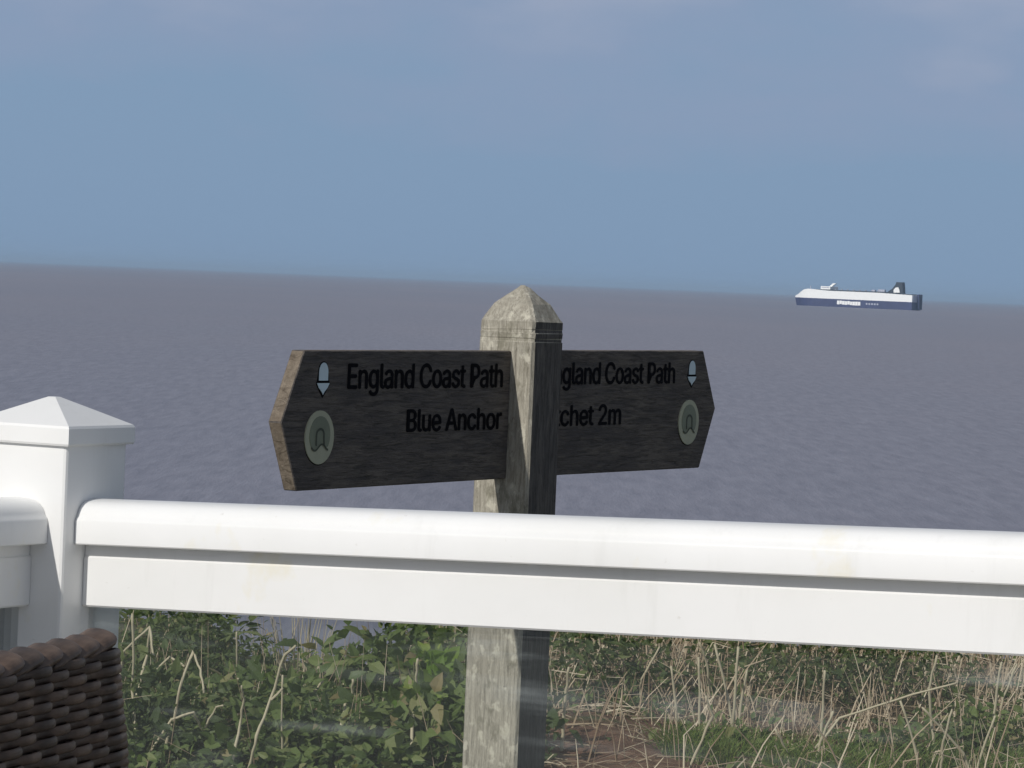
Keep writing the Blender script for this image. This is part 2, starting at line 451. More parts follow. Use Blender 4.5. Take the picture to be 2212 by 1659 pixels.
def m_glass():
    m, t, b = mat('reflection_painted_glass')
    tr = node(t, 'ShaderNodeBsdfTransparent'); tr.inputs['Color'].default_value = (0.955, 0.965, 0.955, 1)
    gl = node(t, 'ShaderNodeBsdfGlossy'); gl.inputs['Roughness'].default_value = 0.02
    fr = node(t, 'ShaderNodeFresnel', ins={'IOR': 1.45})
    m1 = node(t, 'ShaderNodeMixShader')
    t.links.new(fr.outputs[0], m1.inputs[0]); t.links.new(tr.outputs[0], m1.inputs[1]); t.links.new(gl.outputs[0], m1.inputs[2])
    df = node(t, 'ShaderNodeBsdfDiffuse'); df.inputs['Color'].default_value = (0.62, 0.68, 0.70, 1)
    # reflection painted as diffuse colour: a thin even film and streaks along the pane
    st = tex(t, 3.0, (0.55, 1, 9.0), 5, 0.6, distort=0.4)
    sr = ramp(t, [(0.50, (0, 0, 0)), (0.72, (1, 1, 1))]); t.links.new(st.outputs['Fac'], sr.inputs[0])
    bl = tex(t, 5.0, (1, 1, 2.0), 4, 0.6)
    br = ramp(t, [(0.45, (0, 0, 0)), (0.7, (1, 1, 1))]); t.links.new(bl.outputs['Fac'], br.inputs[0])
    mul = node(t, 'ShaderNodeMath', operation='MULTIPLY'); t.links.new(sr.outputs[0], mul.inputs[0]); t.links.new(br.outputs[0], mul.inputs[1])
    ma = node(t, 'ShaderNodeMath', operation='MULTIPLY_ADD', ins={1: 0.22, 2: 0.022}); t.links.new(mul.outputs[0], ma.inputs[0])
    m2 = node(t, 'ShaderNodeMixShader')
    t.links.new(ma.outputs[0], m2.inputs[0]); t.links.new(m1.outputs[0], m2.inputs[1]); t.links.new(df.outputs[0], m2.inputs[2])
    t.links.new(m2.outputs[0], t.nodes['Material Output'].inputs['Surface'])
    return m
GLASS = m_glass()
build_balustrade()

# ------------------------------------------------------------------ fingerpost
TH = R(61.0)
PX, PY = 0.0117, 5.6479
import os
try:                                       # the grotesque that ships inside Blender; the built-in face otherwise
    FONT = bpy.data.fonts.load(os.path.join(bpy.utils.system_resource('DATAFILES'), 'fonts', 'Inter.woff2'))
except Exception:
    FONT = None
def text_mesh(s, width, cap, offset):
    cu = bpy.data.curves.new('t', 'FONT'); cu.body = s; cu.size = 1.0; cu.offset = offset; cu.resolution_u = 3
    cu.space_character = 0.96
    if FONT:
        cu.font = FONT
    o = bpy.data.objects.new('t', cu); COL.objects.link(o)
    bpy.context.view_layer.update()
    me = bpy.data.meshes.new_from_object(o.evaluated_get(bpy.context.evaluated_depsgraph_get()))
    bpy.data.objects.remove(o); bpy.data.curves.remove(cu)
    co = np.array([v.co[:] for v in me.vertices])
    return me, co
def lettering(s, x_left, x_right, z_base, cap, y, parent):
    me, co = text_mesh(s, 0, 0, 0.0)
    x0, x1 = co[:, 0].min(), co[:, 0].max()
    capref = text_mesh('E', 0, 0, 0.0)[1][:, 1].max()
    for v in me.vertices:
        x, z = v.co.x, v.co.y
        v.co = (x_left + (x - x0) / (x1 - x0) * (x_right - x_left), y, z_base + z / capref * cap)
    u = (x_right - x_left) / (x1 - x0)
    extra = []
    for i, ch in enumerate(s):                  # full stems for the capitals whose outlines overlap
        if ch in 'PB':
            _, ca = text_mesh(s[:i + 1], 0, 0, 0.0); _, cb = text_mesh(ch, 0, 0, 0.0)
            xl = x_left + (ca[:, 0].max() - (cb[:, 0].max() - cb[:, 0].min()) - x0) * u
            extra.append((xl, xl + 0.105 * u))
    # thicken the strokes: the same face laid down again with tiny shifts
    bm = bmesh.new(); bm.from_mesh(me)
    for k, (sx, sz) in enumerate(((0.0018, 0.0), (-0.0018, 0.0), (0.0, 0.0008), (0.0, -0.0008))):
        g = bmesh.ops.duplicate(bm, geom=[f for f in bm.faces if f.tag is False][:0] or list(bm.faces)[:len(me.polygons)])
        for q in g['geom']:
            if isinstance(q, bmesh.types.BMVert):
                q.co += Vector((sx, -0.00004 * (k + 1), sz))
    for xa, xb in extra:
        bm.faces.new([bm.verts.new((a_, y - 0.0003, z_)) for a_, z_ in ((xa, z_base), (xb, z_base), (xb, z_base + cap), (xa, z_base + cap))])
    bm.to_mesh(me); bm.free()
    me.materials.clear(); me.materials.append(INK)
    o = bpy.data.objects.new('lettering', me); link(o, parent)
    return o
def flat_poly(name, pts, y, depth, m, parent):
    """pts: (x,z) outline, a thin plate whose visible face is at y (towards -Y)"""
    v, f = prism(pts, [lambda a, b: (a, y, b), lambda a, b: (a, y + depth, b)])
    return fix(mesh_obj(name, v, f, m, parent))
def build_sign():
    gz = ground_z(PX, PY)
    root = empty('fingerpost', (PX, PY, gz), TH)
    tag(root, 'weathered oak fingerpost with two dark pointed arms lettered for the coast path', 'signpost')
    Z = lambda z: z - gz
    # post: square section, chamfered, two saw grooves near the top, pyramid head
    s = 0.049
    secs = [(-0.30 + gz, s), (1.1065, s), (1.1078, s - .0006), (1.1118, s - .0006), (1.1131, s),
            (1.1210, s), (1.1223, s - .0006), (1.1263, s - .0006), (1.1276, s), (1.1385, s - 0.0003), (1.1450, s - 0.004), (1.166, 0.0335), (1.180, 0.0195), (1.191, 0.0085), (1.1945, 0.0035)]
    v, f = [], []
    for z, h in secs:
        c = min(0.004, h * 0.35)
        for (a, b) in ((-h, -h + c), (-h + c, -h), (h - c, -h), (h, -h + c), (h, h - c), (h - c, h), (-h + c, h), (-h, h - c)):
            wob = 0.0009
            v.append((a + random.uniform(-wob, wob), b + random.uniform(-wob, wob), Z(z) + random.uniform(-wob, wob)))
    n = 8
    for k in range(len(secs) - 1):
        for i in range(n):
            j = (i + 1) % n
            f.append((k * n + i, k * n + j, (k + 1) * n + j, (k + 1) * n + i))
    f.append(tuple(range(n - 1, -1, -1))); f.append(tuple(range((len(secs) - 1) * n, len(secs) * n)))
    post = mesh_obj('post', v, f, [POST_WOOD, POST_SHADE], root)
    for p in post.data.polygons:                # shade painted into the lettered side of the post, as on the arms
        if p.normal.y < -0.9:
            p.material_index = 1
    zt = 1.0922
    def board(poly, lab):
        v, fc = prism([(x, Z(zt + z)) for x, z in poly], [lambda a, b: (a, -0.0105, b), lambda a, b: (a, 0.0115, b)])
        o = fix(mesh_obj('sign_arm', v, fc, [BOARD_WOOD, EDGE_WOOD], root))
        for p in o.data.polygons:
            p.material_index = 0 if abs(p.normal.y) > 0.5 else 1
        bm = bmesh.new(); bm.from_mesh(o.data)
        bmesh.ops.bevel(bm, geom=[e for e in bm.edges], offset=0.0014, segments=1, affect='EDGES')
        bm.to_mesh(o.data); bm.free()
        o['label'] = lab
        return o
    left = board([(-0.0495, 0.0), (-0.0495, -0.1995), (-0.6575, -0.2005), (-0.7045, -0.1025), (-0.6510, -0.0015)], 'arm pointing left, lettered England Coast Path and Blue Anchor')
    right = board([(0.0495, 0.001), (0.6335, 0.0025), (0.6895, -0.0973), (0.6355, -0.1995), (0.0495, -0.1985)], 'arm pointing right, partly hidden by the post, lettered for Watchet')
    y = -0.0112
    lettering('England Coast Path', -0.5315, -0.0750, Z(zt - 0.0560), 0.0355, y, left)
    lettering('Blue Anchor', -0.3605, -0.0735, Z(zt - 0.1210), 0.0325, y, left)
    lettering('England Coast Path', 0.0640, 0.5245, Z(zt - 0.0525), 0.0345, y, right)
    lettering('Watchet 2m', 0.0150, 0.3310, Z(zt - 0.1195), 0.0325, y, right)
    def acorn(cx, top, bot, parent):
        w = 0.0155; zl = top + (bot - top) * 0.60
        def dome(grow):
            p = []
            for k in range(13):
                a = math.pi * k / 12
                p.append((cx + (w - 0.0035 + grow) * math.cos(a), Z(zt + top - 0.014) + (0.014 + grow) * math.sin(a)))
            return p
        out = dome(0.0018) + [(cx - w - 0.0008, Z(zt + zl) + 0.0015), (cx - w - 0.0030, Z(zt + zl) - 0.003), (cx - 0.007, Z(zt + bot) + 0.002), (cx, Z(zt + bot) - 0.0045), (cx + 0.007, Z(zt + bot) + 0.002), (cx + w + 0.0030, Z(zt + zl) - 0.003), (cx + w + 0.0008, Z(zt + zl) + 0.0015)]
        flat_poly('acorn_outline', out, -0.0110, 0.002, INK, parent)
        body = dome(0.0) + [(cx - w + 0.0035, Z(zt + zl) + 0.0018), (cx + w - 0.0035, Z(zt + zl) + 0.0018)]
        flat_poly('acorn_nut', body, -0.0117, 0.002, ACORN_W, parent)
        cup = [(cx - w - 0.0012, Z(zt + zl) - 0.0018), (cx - w + 0.004, Z(zt + zl) - 0.0085), (cx - 0.0035, Z(zt + bot) + 0.004), (cx, Z(zt + bot)), (cx + 0.0035, Z(zt + bot) + 0.004), (cx + w - 0.004, Z(zt + zl) - 0.0085), (cx + w + 0.0012, Z(zt + zl) - 0.0018)]
        flat_poly('acorn_cup', cup, -0.0117, 0.002, ACORN_W, parent)
    acorn(-0.5990, -0.0185, -0.0645, left)
    acorn(0.5905, -0.0145, -0.0570, right)
    def ring_pts(cx, cz, r, n=40):
        return [(cx + r * math.cos(2 * math.pi * k / n), cz + r * math.sin(2 * math.pi * k / n)) for k in range(n)]
    def badge(cx, cz, parent):
        c = Z(zt + cz)
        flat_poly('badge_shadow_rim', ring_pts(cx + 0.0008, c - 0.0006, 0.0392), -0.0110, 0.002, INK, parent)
        flat_poly('badge', ring_pts(cx, c, 0.0385), -0.0124, 0.002, BADGE, parent)
        # headland picture: darker round field cut off by a wavy shore line
        pts = [(cx + 0.0275 * math.cos(a), c + 0.003 + 0.0275 * math.sin(a)) for a in [math.pi * (-0.20 + 1.40 * k / 24) for k in range(25)]]
        x0, z0 = pts[-1]; x1, z1 = pts[0]
        for k in range(1, 9):
            u = k / 9
            pts.append((x0 + (x1 - x0) * u, z0 + (z1 - z0) * u - 0.0045 * math.sin(u * 7.5)))
        flat_poly('badge_picture', pts, -0.0130, 0.002, BADGE_IN, parent)
        # arch
        def strip(path, wd, m, nm):
            v, fc = [], []
            for k, (x, z) in enumerate(path):
                a = path[max(0, k - 1)]; b = path[min(len(path) - 1, k + 1)]
                d = Vector((b[0] - a[0], b[1] - a[1])).normalized(); nn = Vector((-d.y, d.x)) * wd / 2
                v += [(x + nn.x, -0.0134, z + nn.y), (x - nn.x, -0.0134, z - nn.y)]
            for k in range(len(path) - 1):
                fc.append((2 * k, 2 * k + 1, 2 * k + 3, 2 * k + 2))
            mesh_obj(nm, v, fc, m, parent)
        arch = [(cx - 0.010, c - 0.012), (cx - 0.010, c + 0.004)] + [(cx + 0.010 * -math.cos(math.pi * k / 8), c + 0.004 + 0.008 * math.sin(math.pi * k / 8)) for k in range(1, 8)] + [(cx + 0.010, c + 0.004), (cx + 0.011, c - 0.012)]
        strip(arch, 0.0038, BADGE_INK, 'badge_arch')
        shore = [(x0 + (x1 - x0) * k / 12, z0 + (z1 - z0) * k / 12 - 0.0045 * math.sin(k / 12 * 7.5) - 0.001) for k in range(13)]
        strip(shore, 0.0028, BADGE_INK, 'badge_shoreline')
    badge(-0.6045, -0.1253, left)
    badge(0.5840, -0.1200, right)
build_sign()

# ------------------------------------------------------------------ ship
def build_ship():
    a = R(28)
    root = empty('cargo_ship', (400.0, 5240.0, SEA_Z), -a)     # bow at the origin, stern along +X, -Y faces the shore
    tag(root, 'white and blue car carrier ship far out near the horizon', 'ship')
    HW = m_plain('ship_white', (0.92, 0.93, 0.91), 0.5, 0.4, 0.03, 0.2)
    HB = m_plain('ship_blue', (0.040, 0.050, 0.125), 0.5, 0.4, 0.15, 0.1)
    HD = m_plain('ship_dark_grey', (0.035, 0.045, 0.06), 0.6, 0.3, 0.15, 0.2)
    HG = m_plain('ship_pale_grey', (0.42, 0.44, 0.52), 0.6, 0.3, 0.1, 0.2)
    B = 32.0; Lh = 190.0
    def outline(x):                        # half breadth along the hull
        k = smoothstep(-2, 30, x)
        return max(0.35, B / 2 * (1 - (1 - min(1, max(0, x / 34.0))) ** 2.0)) if x < 34 else B / 2
    def hull(name, zlo, zhi, rake_lo, rake_hi, m, xs_end=Lh, x_from=0.0):
        xs = [0, 1.5, 4, 8, 13, 19, 26, 34, 60, 100, 140, xs_end]
        v, f = [], []
        for x in xs:
            w = outline(x)
            for z, rk in ((zlo, rake_lo), (zhi, rake_hi)):
                k = max(0.0, 1 - x / 34.0)
                zz = z(x) if callable(z) else z
                v += [(x + rk * k, -w + B / 2, zz), (x + rk * k, w + B / 2, zz)]
        for i in range(len(xs) - 1):
            p, q = 4 * i, 4 * i + 4
            f += [(p, q, q + 2, p + 2), (p + 1, p + 3, q + 3, q + 1), (p + 2, q + 2, q + 3, p + 3), (p, p + 1, q + 1, q)]
        n = 4 * (len(xs) - 1)
        f += [(0, 2, 3, 1), (n, n + 1, n + 3, n + 2)]
        return fix(mesh_obj(name, v, f, m, root))
    hull('hull', -4.0, 11.6, 5.0, 1.0, HB)
    top = lambda x: 15.0 + 9.8 * smoothstep(0, 24, x) - 1.7 * smoothstep(28, 60, x) - 1.6 * smoothstep(160, 166, x)
    hull('car_deck_house', 11.62, top, 1.0, 2.0, HW)
    def bx(name, x0, x1, y0, y1, z0, z1, m, parent=root, bev=0.3):
        return from_bm(name, box_bm(x0, x1, y0, y1, z0, z1, bev, 1), m, parent)
    bx('weather_deck_edge', 30, 160, 1.5, 30.5, 22.6, 24.7, HD)
    bx('weather_deck_edge', 160.5, 187, 1.5, 30.5, 21.4, 22.8, HD)
    br = bx('bridge', 47, 62, 0.8, 31.2, 24.8, 29.4, HW)
    bx('bridge_window_band', 46.9, 47.6, 3, 29, 27.2, 28.6, HD, br, 0.0)
    bx('bridge_window_band', 48.5, 60.5, 0.6, 1.0, 27.2, 28.3, HG, br, 0.0)
    v, f = prism([(57, 29.3), (61, 29.3), (67.5, 34.2), (62.5, 34.2)], [lambda p, q: (p, 9, q), lambda p, q: (p, 13, q)])
    fix(mesh_obj('radar_mast', v, f, HW, root))
    bx('fore_mast', 24.5, 25.3, 15.5, 16.3, 24, 29.5, HG, root, 0.0)
    v, f = prism([(148, 23.3), (151.5, 26.0), (157, 29.5), (162.0, 36.0), (163, 39.5), (172, 39.5), (173.0, 33.0), (174, 23.0)], [lambda p, q: (p, 4, q), lambda p, q: (p, 14, q)])
    fu = fix(mesh_obj('funnel', v, f, HD, root))
    v, f = prism([(160.0, 24.2), (159.6, 28.0), (162.5, 31.6), (166.5, 32.2), (168.5, 28.5), (169.3, 24.6)], [lambda p, q: (p, 3.2, q), lambda p, q: (p, 3.9, q)])
    fix(mesh_obj('funnel_emblem', v, f, HW, fu))
    for k in range(8):
        bx('deck_vent', 68 + k * 9.4, 70 + k * 9.4, 4, 6.5, 24.6, 26.2, HG)
    bx('deck_vent', 126, 131, 3, 8, 24.5, 27.0, HG)
    bx('deck_vent', 136, 146, 3, 8, 24.5, 28.0, HG)
    bx('stern_gallery', 189.7, 190.6, 3.0, 17.0, 12.0, 21.2, HG, root, 0.0)
    ramp_ = bx('stern_ramp', 190.2, 193.5, 18.0, 31.5, 1.0, 23.0, HB)
    bx('ramp_rib', 193.4, 193.9, 19.5, 20.3, 2, 22, HD, ramp_, 0.0); bx('ramp_rib', 193.4, 193.9, 24.4, 25.2, 2, 22, HD, ramp_, 0.0); bx('ramp_rib', 193.4, 193.9, 29.2, 30.0, 2, 22, HD, ramp_, 0.0)
    # big painted company letters amidships, too far off to read
    x = 74.0
    for wd, h0, h1 in [(4.2, 4.0, 9.4), (3.8, 4.6, 9.6), (4.4, 4.0, 9.2), (3.9, 3.8, 9.0), (4.1, 4.4, 9.4), (3.7, 3.8, 8.6), (4.4, 3.5, 8.8), (4.2, 3.5, 9.0), (4.1, 3.6, 8.9)]:
        bx('painted_letter', x, x + wd - 0.35, -0.10, 0.05, h0, h1, HW, root, 0.0)
        x += wd
    for k in range(5):
        bx('faded_letter', 119 + k * 4.2, 119 + k * 4.2 + 2.6, -0.10, 0.05, 5.2, 7.6, HG, root, 0.0)
build_ship()

# ------------------------------------------------------------------ wicker chair
def build_chair():
    ex, ey = math.cos(R(76)), math.sin(R(76))
    HWd = 0.285
    root = empty('wicker_chair', (-0.252 - HWd * ex, 2.752 - HWd * ey, 0.0), R(76))
    tag(root, 'dark brown woven wicker chair with a lit top rim below the corner post', 'chair')
    m, t, b = mat('brown_rattan')
    oi = t.nodes.new('ShaderNodeObjectInfo')
    n = tex(t, 60.0, (0.5, 1, 1), 5, 0.6)
    r = ramp(t, [(0.30, (0.036, 0.025, 0.018)), (0.52, (0.088, 0.063, 0.046)), (0.75, (0.165, 0.122, 0.09))])
    t.links.new(n.outputs['Fac'], r.inputs[0])
    rr = ramp(t, [(0, (0.65, 0.62, 0.62)), (1, (1.25, 1.15, 1.1))]); t.links.new(oi.outputs['Random'], rr.inputs[0])
    c = mixc(t, 1.0, r.outputs[0], rr.outputs[0], 'MULTIPLY'); t.links.new(c, b.inputs['Base Color'])
    b.inputs['Roughness'].default_value = 0.55; spec(b, 0.35)
    n2 = tex(t, 90.0, (0.15, 1, 4), 4, 0.6); bump(t, b, n2.outputs['Fac'], 0.35, 0.002)
    DK = m_plain('weave_light_block', (0.012, 0.009, 0.008), 0.8, 0.2)
    LEAN = 0.125
    z0, z1 = 0.44, 0.908
    back = from_bm('added_light_block_panel', box_bm(-HWd + 0.01, HWd - 0.010, -0.011, 0.011, z0, z1, 0.006, 2), DK, root)  # dark inner panel added behind the canes to block light
    def shear(o):
        for vv in o.data.vertices:
            vv.co.y += (vv.co.z - z0) * LEAN
            vv.co.x -= (vv.co.z - z0) * 0.0
        return o
    shear(back)
    pitch = 0.0064; wl = 0.068; amp = 0.0040
    def strand_mesh(phase):
        # flat cane: path runs over and under the stakes across the front, round the edge and a little way behind
        path = []
        x = -HWd + 0.004
        while x < HWd - 0.012:
            w = math.sin(2 * math.pi * x / wl + phase)
            w = math.copysign(abs(w) ** 0.6, w)
            path.append((x, -0.0145 - amp * w, 0.0)); x += wl / 12
        for k in range(1, 8):
            an = math.pi * k / 7
            path.append((HWd - 0.012 + 0.0165 * math.sin(an), -0.0165 * math.cos(an), 0.0))
        path.append((HWd - 0.07, 0.0165, 0.0))
        prof = [(-0.0038, 0.0), (-0.0034, 0.0011), (-0.0020, 0.0019), (0.0, 0.0022), (0.0020, 0.0019), (0.0034, 0.0011), (0.0038, 0.0), (0.0, -0.0008)]
        v, f = [], []
        for k, p in enumerate(path):
            a = path[max(0, k - 1)]; c2 = path[min(len(path) - 1, k + 1)]
            d = Vector((c2[0] - a[0], c2[1] - a[1])).normalized()
            nn = Vector((d.y, -d.x))
            for (zz, ou) in prof:
                v.append((p[0] + nn.x * ou, p[1] + nn.y * ou, zz))
        q = len(prof)
        for k in range(len(path) - 1):
            for i in range(q):
                j = (i + 1) % q
                f.append((k * q + i, (k + 1) * q + i, (k + 1) * q + j, k * q + j))
        me = bpy.data.meshes.new('cane_strand'); me.from_pydata(v, [], f); me.update()
        me.polygons.foreach_set('use_smooth', [True] * len(me.polygons)); me.materials.append(m)
        return me
    meshes = [strand_mesh(0.0), strand_mesh(math.pi), strand_mesh(0.35), strand_mesh(math.pi + 0.3)]
    k = 0; z = z0 + 0.006
    while z < z1 - 0.003:
        o = bpy.data.objects.new('cane_strand', meshes[(k % 2) + 2 * (random.random() < 0.4)]); link(o, back)
        o.location = (random.uniform(-0.002, 0.002), (z - z0) * LEAN + random.uniform(-0.0006, 0.0006), z + random.uniform(-0.0006, 0.0006))
        o.rotation_euler = (-math.atan(LEAN), random.uniform(-0.002, 0.002), 0)
        z += pitch; k += 1
    # upright stakes showing between the canes
    bmst = box_bm(-0.0035, 0.0035, -0.0135, -0.0100, z0, z1 - 0.004, 0.001, 1)
    st = from_bm('cane_stake', bmst, m, back); shear(st); st.location.x = -HWd + 0.013
    for i in range(1, 16):
        o = st.copy(); link(o, back); o.location.x = -HWd + 0.013 + i * wl / 2
    # rolled rim: canes wrapped slantwise over the top edge, one after another
    def wrap_mesh():
        pts, rad = [], []
        for q in range(13):
            an = math.pi * (1.15 - 1.3 * q / 12)
            pts.append((-0.020 + 0.042 * q / 12, 0.0185 * -math.cos(math.pi - an) * -1, 0.0105 * math.sin(an)))
        v, f = [], []
        for q, p in enumerate(pts):
            an = math.pi * (1.15 - 1.3 * q / 12)
            out = Vector((0, math.cos(an), math.sin(an)))
            for sx, oo in ((-0.026, -0.0015), (-0.020, 0.0006), (0.0, 0.0012), (0.018, 0.0016), (0.023, 0.0004)):
                v.append((p[0] + sx, 0.0165 * math.cos(an) + out.y * oo, 0.0050 * math.sin(an) + out.z * oo))
        for q in range(12):
            for i in range(4):
                f.append((q * 5 + i, q * 5 + i + 1, q * 5 + i + 6, q * 5 + i + 5))
        me = bpy.data.meshes.new('rim_wrap'); me.from_pydata(v, [], f); me.update()
        me.polygons.foreach_set('use_smooth', [True] * len(me.polygons)); me.materials.append(m)
        return me
    wm = wrap_mesh()
    x = -HWd + 0.02
    while x < HWd - 0.012:
        o = bpy.data.objects.new('rim_wrap', wm); link(o, back)
        o.location = (x, (z1 - z0) * LEAN, z1 + 0.001 + random.uniform(-0.0008, 0.0012)); o.rotation_euler = (0, -0.10 + random.uniform(-0.03, 0.03), 0)
        x += 0.038
    # the rest of the chair, below the picture's lower edge
    from_bm('seat', box_bm(-HWd, HWd, -0.52, 0.0, 0.36, 0.43, 0.015, 2), m, root)
    for sx in (-1, 1):
        from_bm('armrest', box_bm(sx * HWd - 0.03, sx * HWd + 0.03, -0.52, 0.02, 0.60, 0.645, 0.015, 2), m, root)
        from_bm('arm_panel', box_bm(sx * HWd - 0.02, sx * HWd + 0.02, -0.50, -0.02, 0.43, 0.602, 0.008, 2), m, root)
        for yy in (-0.48, -0.02):
            from_bm('leg', box_bm(sx * (HWd - 0.03) - 0.022, sx * (HWd - 0.03) + 0.022, yy - 0.022, yy + 0.022, 0.001, 0.37, 0.006, 2), m, root)
build_chair()

# ------------------------------------------------------------------ plants
def leaf_batch(name, P, N, S, m, parent=None, ratio=0.55, fold=0.25):
    """P positions, N leaf pointing directions (unit), S lengths -> one mesh of folded pointed leaves"""
    n = len(P)
    P = np.asarray(P); N = np.asarray(N); S = np.asarray(S)[:, None]
    up = rng.normal(size=(n, 3)) * 0.55 + np.array([-0.25, -0.35, 0.9])
    side = np.cross(N, up); side /= np.linalg.norm(side, axis=1)[:, None] + 1e-9
    nor = np.cross(side, N)
    w = S * ratio * 0.5
    droop = nor * S * -0.18
    tip = P + N * S + droop
    a = P + N * S * 0.30; c = P + N * S * 0.66 + droop * 0.4
    lift = nor * w * fold
    V = np.stack([P, a + side * w + lift, a, a - side * w + lift, c + side * w * 0.72 + lift * 0.8, c, c - side * w * 0.72 + lift * 0.8, tip], 1).reshape(-1, 3)
    base = np.arange(n) * 8
    q = [(0, 2, 1), (0, 3, 2), (1, 2, 5, 4), (2, 3, 6, 5), (4, 5, 7), (5, 6, 7)]
    F = []
    for b0 in base.tolist():
        for ff in q:
            F.append(tuple(b0 + i for i in ff))
    return mesh_obj(name, V.tolist(), F, m, parent)
def unit(v):
    return v / (np.linalg.norm(v, axis=1)[:, None] + 1e-9)
def bush(x, y, rx, ry, h, n, size, m, label, ratio=0.55, nclump=9, lump=0.45, name='leafy_plant', sparse=0.0, cat='plant', group='green plants on the clifftop bank'):
    gz = ground_z(x, y)
    root = empty(name, (x, y, gz)); tag(root, label, cat, group)
    # clumps: each an uneven cluster at the end of a stem
    cl = []
    for k in range(nclump):
        a = random.uniform(0, 2 * math.pi); rr = math.sqrt(random.random())
        cx, cy = rx * rr * math.cos(a) * 0.8, ry * rr * math.sin(a) * 0.8
        cz = h * (1 - 0.55 * rr * rr) * random.uniform(0.55, 0.92)
        cl.append((cx, cy, cz))
    cl = np.array(cl)
    idx = rng.integers(0, nclump, n)
    off = rng.normal(size=(n, 3)) * np.array([rx * lump * 0.5, ry * lump * 0.5, h * lump * 0.42])
    P = cl[idx] + off
    # extra skirt reaching the ground
    k = n // 3
    P[:k] = np.stack([rng.uniform(-1, 1, k) * rx, rng.uniform(-1, 1, k) * ry, rng.uniform(0.0, 0.5, k) * h], 1)
    P[:, 2] = np.clip(P[:, 2], 0.005, h * 1.08)
    N = unit(off * np.array([1, 1, 0.6]) / (rx * 0.3) + rng.normal(size=(n, 3)) * 0.7 + np.array([0, -0.25, 0.15]))
    S = size * (0.4 + 1.25 * rng.random(n) ** 1.6)
    leaf_batch('foliage', P, N, S, m, root, ratio)
    V, F = [], []
    for c in cl:
        b0 = Vector((c[0] * 0.25, c[1] * 0.25, -0.03)); e1 = Vector(c)
        mid = b0.lerp(e1, 0.5) + Vector((random.uniform(-.02, .02), random.uniform(-.02, .02), 0))
        v, f = tube([b0, mid, e1], [0.004, 0.003, 0.0018], 5)
        o0 = len(V); V += v; F += [tuple(i + o0 for i in ff) for ff in f]
    mesh_obj('stem', V, F, STEM_GREEN, root)
    return root

bush(-0.90, 10.2, 0.24, 0.22, 0.28, 1300, 0.030, LEAF_B, 'feathery dark green plant at the bank edge beside the balustrade post', 0.35, 10)
bush(-0.27, 9.85, 0.27, 0.20, 0.30, 750, 0.048, LEAF_A, 'broad leaved green bush just left of the fingerpost under the rail', 0.6, 11)
bush(-0.88, 8.95, 0.24, 0.22, 0.25, 900, 0.036, LEAF_B, 'low green plant nearest the wicker chair', 0.5, 10)
bush(-0.62, 9.05, 0.25, 0.22, 0.23, 900, 0.038, LEAF_A, 'low green plant among the bent pale stalks', 0.55, 10)
bush(-0.42, 8.85, 0.22, 0.22, 0.22, 800, 0.040, LEAF_A, 'low green plant behind the tallest leaning stalk', 0.6, 10)
bush(-0.20, 8.75, 0.22, 0.20, 0.23, 700, 0.048, LEAF_A, 'large leaved nettle clump at the foot of the fingerpost', 0.6, 10)
bush(-0.03, 9.15, 0.18, 0.18, 0.25, 600, 0.044, LEAF_B, 'dark leaved plant tucked behind the fingerpost', 0.55, 9)
bush(0.25, 10.2, 0.26, 0.2, 0.25, 900, 0.030, LEAF_B, 'dark green shrub right of the fingerpost under the rail', 0.45, 10)
bush(0.98, 10.3, 0.40, 0.25, 0.26, 1700, 0.026, LEAF_B, 'wide dark green shrub behind the dry grass on the right', 0.4, 14)
bush(1.36, 9.7, 0.22, 0.2, 0.18, 700, 0.030, LEAF_A, 'small green plant at the far right end of the bank', 0.5, 8)
bush(-0.20, 9.45, 0.07, 0.06, 0.32, 110, 0.045, LEAF_C, 'bright yellow green sprig catching the sun left of the fingerpost', 0.6, 4, 0.5)

bush(0.62, 9.38, 0.14, 0.12, 0.12, 260, 0.034, LEAF_A, 'small leafy weed between the bare earth and the green grass', 0.55, 6)
bush(1.03, 9.45, 0.16, 0.12, 0.11, 280, 0.030, LEAF_A, 'small leafy weed under the crossed stalks at the lower right', 0.5, 6)

def stuff(o, label=None):
    o['kind'] = 'stuff'
    if label:
        o['label'] = label
    return o
def build_cover():
    n = 30000
    P, N, S = [], [], []
    while len(P) < n:
        x = random.uniform(-3.0, 3.2); y = random.uniform(6.4, 11.5)
        dens = 1.0 if x < 0.05 else 0.22 + 0.55 * (mnoise.noise(Vector((x * 2.3, y * 2.3, 5.0))) > 0.12)
        if 0.06 < x < 0.50 and y < 9.85:                             # bare earth beside the post
            dens *= 0.03
        elif x >= 0.50 and y < 9.3:
            dens *= 0.5
        if random.random() > dens:
            continue
        hgt = (0.11 if x < 0.05 else 0.05) * (1 - 0.75 * smoothstep(9.3, 9.9, y) * (1 - abs(smoothstep(-0.85, -0.35, x) * 2 - 1)))
        P.append((x, y, ground_z(x, y) + random.random() ** 1.5 * hgt)); S.append(random.uniform(0.016, 0.042))
    P = np.array(P)
    N = unit(rng.normal(size=(n, 3)) * np.array([1, 1, 0.45]) + np.array([0, -0.2, 0.25]))
    stuff(tag(leaf_batch('ground_cover', P, N, S, LEAF_A, None, 0.55), 'low green leaves covering the clifftop bank', 'ground cover'))
build_cover()

